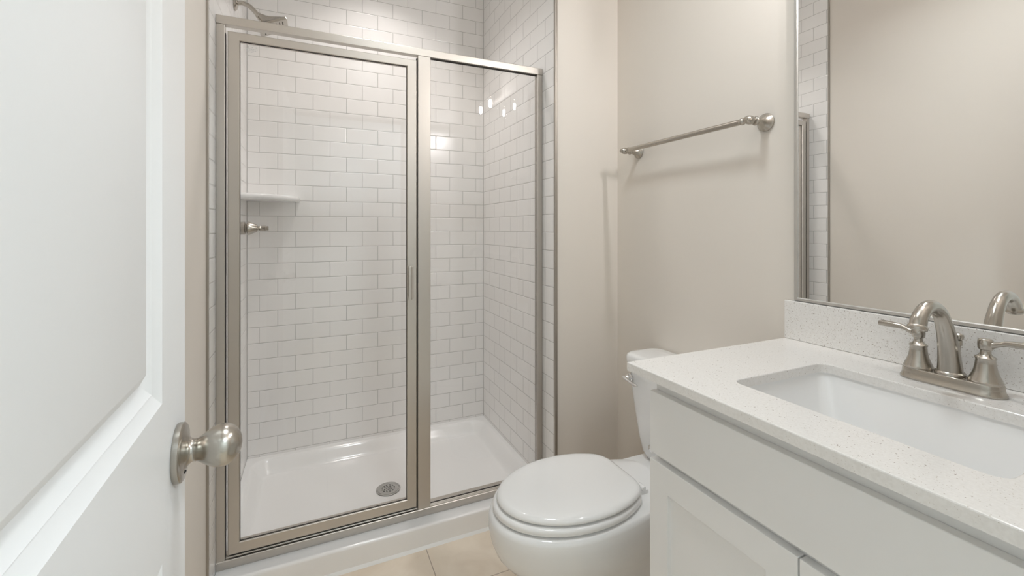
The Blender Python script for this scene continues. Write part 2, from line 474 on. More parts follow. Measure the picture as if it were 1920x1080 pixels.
for x in xs:
    c = [(x, PY0, 0.0), (x, PY0, 0.05), (x, PY0, 0.0755)]
    for k in range(1, 6):
        a = PI - PI / 2 * k / 6
        c.append((x, PY0 + 0.010 + 0.010 * math.cos(a), 0.0755 + 0.010 * math.sin(a)))
    c += [(x, y, pan_z(x, y)) for y in ys]
    c += [(x, PY1, 0.0)]
    cols.append([bm.verts.new(p) for p in c])
for a, b in zip(cols, cols[1:]):
    for j in range(len(a) - 1): bm.faces.new((a[j], a[j + 1], b[j + 1], b[j]))
bm.faces.new(cols[0]); bm.faces.new(cols[-1])
part('pan', bm, 'acrylic', pan, angle=50)
bm = BM(); prism(bm, [(PY0 - 0.0075, 0.0), (PY0, 0.0), (PY0, 0.010), (PY0 - 0.002, 0.008)], lambda y, z, x: (x, y, z), PX0, PX1)
part('caulk_bead', bm, 'caulk', pan)
# drain
dr = thing('shower_drain', 'round grey metal drain strainer set in the shower floor', 'drain', (0.309, 2.048, 0.039))
dz = 0.0395
bm = BM(); lathe(bm, [(0, 0.050), (0.0022, 0.0535), (0.0034, 0.0525), (0.0034, 0.047), (0.0022, 0.046)], (0.309, 2.048, dz), (0, 0, 1), 48)
part('flange', bm, 'steel', dr)
bm = BM(); lathe(bm, [(0.0005, 0.044), (0.0012, 0.044)], (0.309, 2.048, dz + 0.0016), (0, 0, 1), 32)
part('drain_well', bm, 'dark', dr)
bm = BM()
rings_ = [(0.0, 1), (0.005, 6), (0.0105, 6), (0.0145, 8), (0.0200, 8), (0.0240, 12), (0.0300, 12), (0.046, 36)]
NS = 96; zt = dz + 0.0042
for k in range(len(rings_) - 1):
    r0, r1 = rings_[k][0], rings_[k + 1][0]
    slot = k % 2 == 1
    for s_ in range(NS):
        if slot and (s_ // max(2, NS // rings_[k][1] // 2)) % 2 == 0: continue
        a0, a1 = 2 * PI * s_ / NS, 2 * PI * (s_ + 1) / NS
        p = [(r0, a0), (r1, a0), (r1, a1), (r0, a1)]
        vs = [bm.verts.new((0.309 + r * math.cos(a), 2.048 + r * math.sin(a), zt)) for r, a in p]
        if r0 == 0: bm.faces.new(vs[1:])
        else: bm.faces.new(vs)
st = part('strainer', bm, 'steel', dr, smooth=False)
md = st.modifiers.new('solid', 'SOLIDIFY'); md.thickness = 0.0012; md.offset = -1

# ------------------------------------------------------------------ shower enclosure
en = thing('shower_enclosure', 'satin nickel framed glass shower enclosure with hinged door', 'shower enclosure', (0.3165, 1.745, 0.0855))
g = 0.0006
FX0, FX1 = XL + g, XR - g
def yz_prism(bm, poly, x0, x1): prism(bm, poly, lambda y, z, x: (x, y, z), x0, x1)
def xy_prism(bm, poly, z0, z1): prism(bm, poly, lambda x, y, z: (x, y, z), z0, z1)
bm = BM()
yz_prism(bm, [(YF, 1.8985), (YF, 1.9255), (YF + 0.002, 1.9275), (YF + 0.026, 1.9275), (YF + 0.028, 1.9255), (YF + 0.028, 1.8985)], FX0, FX1)
part('header_rail', bm, 'nickel_frame', en, bevel=0.0006)
bm = BM()
yz_prism(bm, [(YF, 0.0862), (YF, 0.1120), (YF + 0.002, 0.1140), (YF + 0.010, 0.1150), (YF + 0.012, 0.1185), (YF + 0.020, 0.1225), (YF + 0.040, 0.1235), (YF + 0.040, 0.0862)], FX0, FX1)
part('sill_track', bm, 'nickel_frame', en, bevel=0.0006)
for x0, x1 in ((FX0, -0.2685), (0.9010, FX1)):
    bm = BM(); box(bm, x0, x1, YF + 0.002, YF + 0.028, 0.113, 1.8985)
    part('wall_jamb', bm, 'nickel_frame', en, bevel=0.0012)
bm = BM(); box(bm, 0.3735, 0.4240, YF + 0.001, YF + 0.028, 0.1145, 1.8985)
part('mullion', bm, 'nickel_frame', en, bevel=0.0015)
bm = BM(); box(bm, 0.4230, 0.9020, YF + 0.018, YF + 0.024, 0.1200, 1.8960)
part('fixed_glass', bm, 'glass', en, smooth=False)
bm = BM()
box(bm, 0.4242, 0.9008, YF + 0.0155, YF + 0.0178, 1.8940, 1.8984)
box(bm, 0.4242, 0.9008, YF + 0.0155, YF + 0.0178, 0.1190, 0.1238)
box(bm, 0.8995, 0.9012, YF + 0.0155, YF + 0.0178, 0.1190, 1.8984)
part('glazing_gasket', bm, 'gasket', en)
bm = BM(); box(bm, -0.2683, -0.2668, YF + 0.006, YF + 0.020, 0.118, 1.872)
part('hinge_seal', bm, 'gasket', en)
bm = BM(); box(bm, 0.3700, 0.3735, YF + 0.010, YF + 0.022, 0.118, 1.890)
part('strike_seal', bm, 'gasket', en)
# hinged door leaf: mitred frame
LX0, LX1, LZ0, LZ1 = -0.2610, 0.3692, 0.1285, 1.8780
GX0, GX1, GZ0, GZ1 = -0.2265, 0.3315, 0.1650, 1.8500
bm = BM()
yf, yb = YF + 0.0015, YF + 0.0250
def leaf_loop(a, y):  # a: 0 outer .. 1 inner
    return [(LX0 + (GX0 - LX0) * a, y, LZ0 + (GZ0 - LZ0) * a), (LX1 + (GX1 - LX1) * a, y, LZ0 + (GZ0 - LZ0) * a),
            (LX1 + (GX1 - LX1) * a, y, LZ1 + (GZ1 - LZ1) * a), (LX0 + (GX0 - LX0) * a, y, LZ1 + (GZ1 - LZ1) * a)]
rg = [[bm.verts.new(p) for p in leaf_loop(a, y)] for a, y in ((0, yf + 0.002), (0.06, yf), (0.94, yf), (1, yf + 0.002), (1, yb), (0, yb))]
for k in range(6):
    A, B = rg[k], rg[(k + 1) % 6]
    for i in range(4): bm.faces.new((A[i], A[(i + 1) % 4], B[(i + 1) % 4], B[i]))
leaf = part('door_frame', bm, 'nickel_frame', en)
bm = BM(); box(bm, GX0 - 0.006, GX1 + 0.006, YF + 0.011, YF + 0.0165, GZ0 - 0.006, GZ1 + 0.006)
part('door_glass', bm, 'glass', leaf, smooth=False)
bm = BM()
for x0, x1, z0, z1 in ((GX0, GX1, GZ1 - 0.0018, GZ1 + 0.001), (GX0, GX1, GZ0 - 0.001, GZ0 + 0.0015), (GX0 - 0.001, GX0 + 0.0015, GZ0, GZ1), (GX1 - 0.0015, GX1 + 0.001, GZ0, GZ1)):
    box(bm, x0, x1, YF + 0.0085, YF + 0.0108, z0, z1)
part('door_gasket', bm, 'gasket', leaf)
bm = BM(); yz_prism(bm, [(YF + 0.004, 0.1285), (YF + 0.021, 0.1285), (YF + 0.020, 0.1245), (YF + 0.006, 0.1250)], LX0 + 0.004, LX1 - 0.004)
part('bottom_sweep', bm, 'gasket', leaf)
bm = BM()   # C-shaped finger pull on the strike stile
pp = [(0.3420, yf), (0.3420, yf - 0.0185), (0.3400, yf - 0.0215), (0.3330, yf - 0.0215), (0.3330, yf - 0.0245), (0.3430, yf - 0.0245), (0.3460, yf - 0.0215), (0.3460, yf - 0.0035), (0.3560, yf - 0.0025), (0.3560, yf)]
xy_prism(bm, pp, 0.945, 1.072)
part('pull_handle', bm, 'nickel_frame', leaf, bevel=0.0006)
bm = BM()   # small illegible etched stamp in the corner of the glass
random.seed(5)
ex, ez, ey = -0.213, 1.835, YF + 0.0108
for r_, n_ in ((0, 3), (1, 7), (2, 7), (3, 5)):
    x = ex + random.uniform(0, 0.006)
    for k in range(n_):
        wd = random.uniform(0.0022, 0.0045)
        if r_ == 0: x += 0.006
        box(bm, x, x + wd, ey - 0.0002, ey, ez - r_ * 0.0052, ez - r_ * 0.0052 + (0.0024 if r_ else 0.0035)); x += wd + 0.0016
part('etched_mark', bm, 'etch', leaf, smooth=False)

# ------------------------------------------------------------------ shower head, valve, shelf
sh = thing('shower_sprayer', 'brushed nickel shower head on bent arm above glass door', 'shower head', (XL, 2.10, 2.137))
bm = BM(); lathe(bm, [(0.0005, 0.029), (0.004, 0.029), (0.009, 0.024), (0.013, 0.0135)], (XL, 2.10, 2.137), (1, 0, 0), 32)
part('wall_flange', bm, 'nickel', sh)
bm = BM(); tube(bm, [(XL + 0.010, 2.10, 2.1385, 0.0090), (-0.264, 2.10, 2.1425, 0.0090), (-0.240, 2.10, 2.1345, 0.0090), (-0.220, 2.10, 2.1160, 0.0092), (-0.206, 2.10, 2.1000, 0.0095)], 20)
part('arm', bm, 'nickel', sh)
bm = BM()
def headloop(c, ax, r, cr, n=6):
    ax = Vector(ax).normalized(); v = Vector((0, 1, 0)); u = v.cross(ax).normalized()
    return [Vector((c[0], 2.10, c[1])) + u * p[0] + v * p[1] for p in rrect(-r, r, -r, r, cr, 0, n)]
loft(bm, [headloop((-0.210, 2.1055), (0.75, 0, -0.66), 0.0120, 0.0118), headloop((-0.2035, 2.1000), (0.75, 0, -0.66), 0.0130, 0.0125), headloop((-0.2010, 2.0985), (0.75, 0, -0.66), 0.0155, 0.0145),
          headloop((-0.1930, 2.0930), (0.70, 0, -0.71), 0.0185, 0.0140), headloop((-0.1830, 2.0870), (0.62, 0, -0.78), 0.0240, 0.0120), headloop((-0.1700, 2.0800), (0.54, 0, -0.84), 0.0360, 0.0090),
          headloop((-0.1580, 2.0730), (0.47, 0, -0.88), 0.0500, 0.0060), headloop((-0.1550, 2.0695), (0.44, 0, -0.90), 0.0570, 0.0050), headloop((-0.1510, 2.0610), (0.44, 0, -0.90), 0.0575, 0.0050), headloop((-0.1505, 2.0600), (0.44, 0, -0.90), 0.0530, 0.0040)])
ax_ = Vector((0.44, 0, -0.90)).normalized(); v_ = Vector((0, 1, 0)); u_ = v_.cross(ax_).normalized()
o_ = Vector((-0.1505, 2.10, 2.0600)) - ax_ * 0.0610
hd = part('spray_head', bm, 'nickel', sh, angle=30)
bm = BM()
for i in range(-3, 4):
    for j in range(-3, 4):
        lathe(bm, [(0, 0.0022), (0.002, 0.0016)], o_ + ax_ * 0.0610 + u_ * (i * 0.0125) + v_ * (j * 0.0125), ax_, 8)
nz_ = part('spray_nozzles', bm, 'gasket', hd); nz_['kind'] = 'stuff'
va = thing('shower_valve', 'brushed nickel shower valve trim below the corner shelf', 'shower valve', (XL, 2.10, 1.22))
bm = BM(); lathe(bm, [(0.0005, 0.082), (0.003, 0.082), (0.008, 0.076), (0.011, 0.040), (0.013, 0.027)], (XL, 2.10, 1.22), (1, 0, 0), 48)
part('escutcheon', bm, 'nickel', va)
bm = BM(); lathe(bm, [(0.011, 0.0262), (0.038, 0.0262), (0.0395, 0.0245), (0.041, 0.0175), (0.044, 0.0175), (0.045, 0.0225), (0.049, 0.0270), (0.053, 0.0275), (0.068, 0.0200), (0.079, 0.0165), (0.081, 0.0150), (0.083, 0.0085), (0.093, 0.0080)], (XL, 2.10, 1.22), (1, 0, 0), 32)
part('valve_body', bm, 'nickel', va)
bm = BM(); lathe(bm, [(0.088, 0.009), (0.092, 0.0118), (0.096, 0.0100), (0.099, 0.0105), (0.112, 0.0112), (0.114, 0.0095), (0.121, 0.0095), (0.123, 0.0075)], (XL, 2.10, 1.22), (1, 0, 0), 24)
hn = part('valve_handle', bm, 'nickel', va)
bm = BM(); tube(bm, [(XL + 0.104, 2.10, 1.22, 0.006), (XL + 0.106, 2.125, 1.221, 0.0055), (XL + 0.110, 2.155, 1.224, 0.0075), (XL + 0.112, 2.170, 1.225, 0.006)], 14, flat=0.6)
part('lever', bm, 'nickel', hn)
SHR = 0.232
bm = BM()
def shelf_loop(r, z):
    pts = [(XL + 0.0005, YB - 0.0005, z)]
    for k in range(25):
        a = PI / 2 * k / 24
        pts.append((XL + 0.0005 + r * math.cos(a), YB - 0.0005 - r * math.sin(a), z))
    return pts
zs0 = 1.3505
loft(bm, [shelf_loop(SHR - 0.007, zs0), shelf_loop(SHR - 0.002, zs0 + 0.002), shelf_loop(SHR + 0.001, zs0 + 0.007), shelf_loop(SHR + 0.0015, zs0 + 0.014), shelf_loop(SHR, zs0 + 0.020), shelf_loop(SHR - 0.004, zs0 + 0.0245), shelf_loop(SHR - 0.010, zs0 + 0.0258), shelf_loop(SHR - 0.020, zs0 + 0.0245)])
tag(obj('corner_shelf', bm, 'porcelain', angle=60), 'white quarter-round corner shelf on the shower tile', 'shelf')

# ------------------------------------------------------------------ toilet
TY = 1.171
to = thing('toilet', 'white two-piece toilet between vanity and shower, lid closed', 'toilet', (0.80, TY, 0))
def egg(x0, L, hw, z, back=0.62, n=64, mid=0.55, p=2.0):
    """plan outline: elliptical nose at x0, widest at mid*L, tapering to a blunt back"""
    pts = []; half = []
    xm = mid * L
    for k in range(n + 1):
        t = k / n
        if t < 0.55:
            a = PI / 2 * t / 0.55
            x = xm * (1 - math.cos(a)); wv = hw * math.sin(a) ** (2 / p)
        else:
            q = (t - 0.55) / 0.45
            x = xm + (L - xm) * q
            wv = hw * (1 - (1 - back) * q ** 2.3)
            e = (L - x) / 0.035
            if e < 1: wv -= 0.035 * (1 - math.sqrt(max(0, 1 - (1 - e) ** 2)))
        half.append((x0 + x, wv))
    pts = [(x, TY + wv, z) for x, wv in half] + [(x, TY - wv, z) for x, wv in reversed(half[1:])]
    return pts
bm = BM()
bowl = [(0.690, 0.40, 0.125, 0.0, 0.72), (0.682, 0.41, 0.130, 0.020, 0.72), (0.678, 0.41, 0.122, 0.055, 0.74), (0.655, 0.43, 0.116, 0.110, 0.75), (0.605, 0.475, 0.124, 0.165, 0.72), (0.550, 0.525, 0.140, 0.208, 0.66), (0.508, 0.56, 0.157, 0.245, 0.62), (0.484, 0.58, 0.170, 0.275, 0.59), (0.470, 0.592, 0.178, 0.310, 0.58), (0.464, 0.597, 0.181, 0.345, 0.57), (0.464, 0.597, 0.181, 0.370, 0.57), (0.467, 0.594, 0.178, 0.382, 0.57), (0.478, 0.583, 0.169, 0.386, 0.57)]
loft(bm, [egg(x0, L, hw, z, bk, mid=0.42) for x0, L, hw, z, bk in bowl])
part('bowl', bm, 'porcelain', to, angle=60)
bm = BM()   # rear deck under the tank
loft(bm, [rrect(0.90, 1.235, TY - a, TY + a, 0.05, z) for a, z in ((0.088, 0.0), (0.090, 0.2), (0.120, 0.30), (0.142, 0.345), (0.146, 0.362), (0.142, 0.369))])
part('rear_deck', bm, 'porcelain', to, angle=60)
bm = BM()
sp_ = [(0.010, 0.3890), (0.003, 0.3915), (0.0, 0.395), (0.0, 0.405), (0.003, 0.4095), (0.010, 0.4115)]
loft(bm, [egg(0.477 + i, 0.450 - 1.3 * i, 0.1735 - i, z, 0.60) for i, z in sp_])
part('seat', bm, 'seat', to, angle=60)
bm = BM()
lp = [(0.010, 0.4145), (0.003, 0.4165), (0.0, 0.4205), (0.0015, 0.4260), (0.006, 0.4310), (0.015, 0.4345), (0.028, 0.4358), (0.050, 0.4368), (0.080, 0.4374), (0.12, 0.4378), (0.155, 0.4379)]
lid0 = egg(0.489, 0.439, 0.1680, 0, 0.60)
def shrink(loop, i, z, cx, cy, hx, hy):
    return [(cx + (x - cx) * (1 - i / hx), cy + (y - cy) * (1 - i / hy), z) for x, y, _ in loop]
loft(bm, [shrink(lid0, i, z, 0.715, TY, 0.2205, 0.1680) for i, z in lp])
part('lid', bm, 'seat', to, angle=60)
for s_ in (-1, 1):
    hy_ = TY + s_ * 0.070
    bm = BM(); lathe(bm, [(0, 0.007), (0.003, 0.0085), (0.027, 0.0085), (0.030, 0.007)], (0.943, hy_ - 0.015, 0.404), (0, 1, 0), 16)
    box(bm, 0.930, 0.962, hy_ - 0.012, hy_ + 0.012, 0.3860, 0.3975)
    part('hinge', bm, 'seat', to)
bm = BM()
loft(bm, [rrect(xa, 1.247, TY - a, TY + a, 0.035, z, 8) for xa, a, z in ((1.130, 0.105, 0.372), (1.118, 0.128, 0.380), (1.110, 0.138, 0.398), (1.103, 0.150, 0.45), (1.098, 0.166, 0.54), (1.094, 0.180, 0.62), (1.092, 0.188, 0.705))])
part('tank', bm, 'porcelain', to, angle=60)
bm = BM()
loft(bm, [rrect(1.084 + i, 1.251 - i * 0.4, TY - 0.204 + i, TY + 0.204 - i, 0.042, z, 8) for i, z in ((0.010, 0.7055), (0.002, 0.709), (0.0, 0.716), (0.0, 0.733), (0.003, 0.741), (0.010, 0.746), (0.022, 0.748))])
part('tank_lid', bm, 'porcelain', to, angle=60)
bm = BM()
ly, lz = TY + 0.166, 0.655
lathe(bm, [(0, 0.017), (0.004, 0.017), (0.006, 0.0135), (0.013, 0.0130), (0.018, 0.0115), (0.022, 0.0080)], (1.0925, ly, lz), (-1, 0, 0), 24)
lv = part('flush_lever', bm, 'chrome', to)
lv['label'] = 'chrome flush lever'
bm = BM(); tube(bm, [(1.072, ly + 0.008, lz + 0.003, 0.0085), (1.069, ly - 0.010, lz, 0.0080), (1.068, ly - 0.035, lz - 0.004, 0.0065), (1.067, ly - 0.060, lz - 0.006, 0.0075), (1.067, ly - 0.070, lz - 0.006, 0.005)], 14, flat=0.7)
part('lever_arm', bm, 'chrome', lv)
bm = BM(); lathe(bm, [(0, 0.013), (0.004, 0.0125), (0.008, 0.008), (0.010, 0.002)], (1.104, TY + 0.062, 0.432), (-1, 0, 0), 20)
bc = part('bolt_cap', bm, 'chrome', to); bc['label'] = 'small chrome cap on the tank front'

# ------------------------------------------------------------------ vanity
va_ = thing('vanity_cabinet', 'white shaker vanity cabinet under the quartz counter', 'vanity', (0.98, VY, 0))
CX0, CY1, CY0 = 0.729, 0.797, 2 * VY - 0.797
bm = BM()
box(bm, CX0, CX0 + 0.019, CY0, CY1, 0.115, 0.8835)
box(bm, CX0 + 0.019, XW - 0.001, CY1 - 0.016, CY1, 0.0, 0.8835); box(bm, CX0 + 0.019, XW - 0.001, CY0, CY0 + 0.016, 0.0, 0.8835)
box(bm, CX0 + 0.019, XW - 0.001, CY0 + 0.016, CY1 - 0.016, 0.115, 0.131)
box(bm, CX0 + 0.065, CX0 + 0.081, CY0 + 0.016, CY1 - 0.016, 0.0, 0.115)
part('carcass', bm, 'cab_white', va_, bevel=0.0008)
FX, FT = 0.7100, 0.0185
DY1 = 0.7986; DY0 = 2 * VY - DY1
bm = BM(); box(bm, FX, FX + FT, DY0, DY1, 0.7060, 0.8465)
part('drawer_front', bm, 'cab_white', va_, bevel=0.0015)
def shaker(y0, y1, z0, z1, st=0.0555, rec=0.009):
    bm = BM()
    X0, X1 = FX, FX + FT
    fr = [ring_rect(y0, y1, z0, z1, X1), ring_rect(y0, y1, z0, z1, X0), ring_rect(y0 + st, y1 - st, z0 + st + 0.004, z1 - st - 0.004, X0), ring_rect(y0 + st + 0.0006, y1 - st - 0.0006, z0 + st + 0.0046, z1 - st - 0.0046, X0 + rec)]
    loft(bm, fr)
    return bm
gap = 0.0015
part('cabinet_door', shaker(VY + gap + 0.0095, DY1, 0.118, 0.6905), 'cab_white', va_, bevel=0.0009)
part('cabinet_door', shaker(DY0, VY - gap + 0.0095, 0.118, 0.6905), 'cab_white', va_, bevel=0.0009)
for y_ in (VY + 0.022, VY - 0.004):    # bumper pads showing in the gap above the doors
    bm = BM(); lathe(bm, [(0, 0.0045), (0.002, 0.004), (0.003, 0.002)], (CX0 - 0.0003, y_, 0.698), (-1, 0, 0), 16)
    bp_ = part('bumper_pad', bm, 'steel', va_); bp_['label'] = 'small grey bumper pad'

# countertop with a rounded rectangular cut-out
TX0, TX1, TYA, TYB = 0.6755, XW - 0.001, 2 * VY - 0.8375, 0.8375
SX0, SX1, SYA, SYB, SR = 0.790, 1.089, 0.2475, 0.6435, 0.022
TZ0, TZ1 = 0.8845, 0.9045
def bridge_plate(bm, outer, inner):
    """planar ring between a rectangle loop and an inner loop with the same count"""
    n = len(outer)
    A = [bm.verts.new(p) for p in outer]; B = [bm.verts.new(p) for p in inner]
    return A, B
def square_for(inner, x0, x1, y0, y1, z, n=6):
    """outer loop with the same number of points as rrect, spread over the rectangle"""
    out = []
    cx, cy = (SX0 + SX1) / 2, (SYA + SYB) / 2
    m = n + 1
    for c, (px, py) in enumerate(((x1, y1), (x0, y1), (x0, y0), (x1, y0))):
        for k in range(m):
            t = (k - n / 2) / (n / 2)      # -1 .. 1 about the corner
            ix, iy = inner[c * m + k][0], inner[c * m + k][1]
            if abs(t) < 1e-6: out.append((px, py, z))
            elif (c in (0, 2)) == (t < 0): out.append((px, iy if abs(iy - py) < 0.5 else py, z))
            else: out.append((ix, py, z))
    return out
inn = rrect(SX0, SX1, SYA, SYB, SR, 0)
r_ = 0.0022
def lvl(o, z, gi=0.0):
    inner = rrect(SX0 + gi, SX1 - gi, SYA + gi, SYB - gi, SR - gi * 0.5, z)
    return square_for(inner, TX0 + o, TX1 - o, TYA + o, TYB - o, z), inner
seq = []
o_loops = [lvl(0.0, TZ0), lvl(0.0, TZ1 - r_), lvl(r_ * 0.3, TZ1 - r_ * 0.3), lvl(r_, TZ1)]
i_loops = [rrect(SX0 - r_, SX1 + r_, SYA - r_, SYB + r_, SR + r_, TZ1), rrect(SX0 - r_ * 0.3, SX1 + r_ * 0.3, SYA - r_ * 0.3, SYB + r_ * 0.3, SR + r_ * 0.3, TZ1 - r_ * 0.3), rrect(SX0, SX1, SYA, SYB, SR, TZ1 - r_), rrect(SX0, SX1, SYA, SYB, SR, TZ0)]
bm = BM()
seq = [a for a, _ in o_loops] + i_loops
rings = [[bm.verts.new(p) for p in lp_] for lp_ in seq]
N_ = len(rings[0])
for k in range(len(rings)):
    A, B = rings[k], rings[(k + 1) % len(rings)]
    for i in range(N_): bm.faces.new((A[i], A[(i + 1) % N_], B[(i + 1) % N_], B[i]))
ct = obj('countertop', bm, 'quartz', smooth=False)
tag(ct, 'white speckled quartz countertop with rectangular sink cut-out', 'countertop')
bm = BM(); box(bm, XW - 0.0155, XW - 0.0005, TYA, TYB, TZ1 + 0.0003, 1.0135)
tag(obj('backsplash', bm, 'quartz', bevel=0.002), 'low white speckled quartz backsplash under the mirror', 'backsplash')

# sink
sk = thing('sink', 'white rectangular undermount sink set below the quartz cut-out', 'sink', (0.94, VY, 0.74))
bm = BM()
def sl(i, z, r): return rrect(SX0 + i, SX1 - i, SYA + i, SYB - i, r, z, 8)
inner_ = [(-0.003, TZ0 - 0.0006, 0.024), (-0.0025, 0.878, 0.024), (0.002, 0.866, 0.024), (0.012, 0.835, 0.026), (0.024, 0.800, 0.028), (0.034, 0.770, 0.032), (0.040, 0.758, 0.034), (0.050, 0.7515, 0.032), (0.080, 0.7490, 0.026), (0.120, 0.7475, 0.020)]
outer_ = [(0.100, 0.735, 0.04), (0.040, 0.745, 0.06), (0.010, 0.780, 0.055), (-0.018, 0.870, 0.04), (-0.020, TZ0 - 0.0006, 0.04)]
loft(bm, [sl(i, z, r) for i, z, r in outer_] + [sl(i, z, r) for i, z, r in inner_])
part('basin', bm, 'porcelain', sk, angle=60)
bm = BM(); lathe(bm, [(0, 0.030), (0.002, 0.031), (0.0035, 0.028), (0.0025, 0.020), (0.004, 0.018), (0.005, 0.0)], (0.9395, VY, 0.7470), (0, 0, 1), 32)
part('sink_drain', bm, 'nickel', sk)

# faucet
FXc, FYc, FZ = 1.165, 0.4448, TZ1 + 0.0004
fa = thing('faucet', 'brushed nickel two-handle centerset faucet behind the sink', 'faucet', (FXc, FYc, FZ))
bm = BM()
def stad(hl, r, z, n=14):
    pts = []
    for cy, a0 in ((hl, 0), (-hl, PI)):
        for k in range(n + 1):
            a = a0 + PI * k / n
            pts.append((FXc + r * math.cos(a), FYc + cy + r * math.sin(a), FZ + z))
    return pts
loft(bm, [stad(0.052, r, z) for r, z in ((0.0285, 0.0), (0.0288, 0.003), (0.0278, 0.005), (0.0262, 0.008), (0.0252, 0.014), (0.0250, 0.019), (0.0244, 0.0215), (0.0230, 0.0225))])
part('base_plate', bm, 'nickel', fa, angle=30)
zb = FZ + 0.022
bm = BM()
lathe(bm, [(0, 0.0235), (0.003, 0.0240), (0.006, 0.0225), (0.008, 0.0205)], (FXc, FYc, zb), (0, 0, 1), 36)
tube(bm, [(1.1650, FYc, zb + 0.004, 0.0200), (1.1625, FYc, zb + 0.025, 0.0182), (1.1560, FYc, zb + 0.060, 0.0160), (1.1440, FYc, zb + 0.095, 0.0140), (1.1240, FYc, zb + 0.126, 0.0126), (1.0960, FYc, zb + 0.141, 0.0122), (1.0690, FYc, zb + 0.138, 0.0122), (1.0500, FYc, zb + 0.123, 0.0128), (1.0425, FYc, zb + 0.108, 0.0134)], 28, 8)
lathe(bm, [(0, 0.0134), (0.002, 0.0152), (0.006, 0.0156), (0.009, 0.0148), (0.010, 0.0120), (0.006, 0.011)], (1.0428, FYc, zb + 0.1100), (-0.28, 0, -0.96), 32)
part('spout', bm, 'nickel', fa, angle=40)
for s_ in (1, -1):
    hy = FYc + s_ * 0.0510
    bm = BM()
    lathe(bm, [(0, 0.0242), (0.003, 0.0246), (0.005, 0.0232), (0.008, 0.0226), (0.014, 0.0198), (0.024, 0.0165), (0.036, 0.0146), (0.044, 0.0140), (0.046, 0.0152), (0.048, 0.0152), (0.050, 0.0132), (0.052, 0.0100), (0.056, 0.0078), (0.062, 0.0076), (0.066, 0.0092)], (FXc, hy, zb), (0, 0, 1), 36)
    hd_ = part('faucet_handle', bm, 'nickel', fa, angle=40)
    bm = BM()
    lathe(bm, [(0, 0.009), (0.002, 0.0108), (0.010, 0.0114), (0.018, 0.0108), (0.0205, 0.0085)], (FXc, hy, zb + 0.0625), (0, 0, 1), 28)
    zl = zb + 0.073
    sec = []
    def se(q, n):
        c_, s__ = math.cos(q), math.sin(q)
        return math.copysign(abs(c_) ** n, c_), math.copysign(abs(s__) ** n, s__)
    for t, wy, th, z, n_ in ((0.004, 0.0068, 0.0085, -0.001, 1.0), (0.012, 0.0062, 0.0062, 0.000, 1.0), (0.020, 0.0060, 0.0046, 0.0035, 0.8), (0.027, 0.0066, 0.0050, 0.0065, 0.6), (0.034, 0.0074, 0.0054, 0.0074, 0.45), (0.050, 0.0084, 0.0056, 0.0080, 0.40), (0.0670, 0.0092, 0.0058, 0.0084, 0.40), (0.0690, 0.0084, 0.0050, 0.0084, 0.5)):
        y = hy + s_ * t
        sec.append([(FXc + wy * se(2 * PI * k / 24, n_)[0], y, zl + z + th * se(2 * PI * k / 24, n_)[1]) for k in range(24)])
    loft(bm, sec)
    part('lever', bm, 'nickel', hd_, angle=40)
bm = BM()
lathe(bm, [(0, 0.0035), (0.045, 0.0035), (0.055, 0.0040), (0.056, 0.0062), (0.066, 0.0062), (0.067, 0.0045), (0.0685, 0.0075), (0.073, 0.0090), (0.078, 0.0080), (0.081, 0.003)], (FXc + 0.030, FYc - 0.001, zb - 0.0005), (0, 0, 1), 20)
part('lift_rod', bm, 'nickel', fa)

# ------------------------------------------------------------------ mirror
MY1, MY0, MZ0, MZ1 = 0.813, 2 * VY - 0.813, 1.0145, 2.160
mi = thing('wall_mirror', 'large wall mirror with slim silver frame above the backsplash', 'mirror', (XW, VY, MZ0))
bm = BM(); FWd = 0.0095
def mloop(i, x): return [(x, MY0 + i, MZ0 + i), (x, MY1 - i, MZ0 + i), (x, MY1 - i, MZ1 - i), (x, MY0 + i, MZ1 - i)]
rg = [[bm.verts.new(p) for p in mloop(i, x)] for i, x in ((0, XW - 0.0005), (0, XW - 0.0085), (0.0015, XW - 0.0100), (FWd - 0.002, XW - 0.0085), (FWd, XW - 0.0060), (FWd, XW - 0.0005))]
for k in range(6):
    A, B = rg[k], rg[(k + 1) % 6]
    for i in range(4): bm.faces.new((A[i], A[(i + 1) % 4], B[(i + 1) % 4], B[i]))
part('mirror_frame', bm, 'aluminium', mi, angle=25)
bm = BM(); box(bm, XW - 0.0050, XW - 0.0008, MY0 + FWd - 0.002, MY1 - FWd + 0.002, MZ0 + FWd - 0.002, MZ1 - FWd + 0.002)
part('mirror_glass', bm, 'mirror', mi, smooth=False)

# ------------------------------------------------------------------ towel bar
tb = thing('towel_bar', 'brushed nickel towel bar on the beige wall above the toilet', 'towel bar', (XW, 1.19, 1.5415))
TBZ = 1.5415; BX = 1.1800
for y_ in (1.4773, 0.9036):
    bm = BM()
    lathe(bm, [(0.0005, 0.0268), (0.003, 0.0275), (0.005, 0.0268), (0.006, 0.0252), (0.009, 0.0232), (0.013, 0.0200), (0.018, 0.0168), (0.024, 0.0141), (0.032, 0.0116), (0.043, 0.0098), (0.045, 0.0128), (0.048, 0.0138), (0.051, 0.0128), (0.053, 0.0098), (0.058, 0.0090), (0.061, 0.0104), (0.066, 0.0126), (0.074, 0.0136), (0.082, 0.0126), (0.087, 0.0098), (0.090, 0.0072), (0.093, 0.0080), (0.096, 0.0070), (0.098, 0.002)], (XW, y_, TBZ), (-1, 0, 0), 36)
    part('mounting_post', bm, 'nickel', tb, angle=40)
bm = BM()
ya, yb_ = 0.9036, 1.4773
prof = [(0.012, 0.0072), (0.017, 0.0080), (0.019, 0.0102), (0.023, 0.0112), (0.027, 0.0102), (0.029, 0.0092), (0.033, 0.0090)]
Lb = yb_ - ya
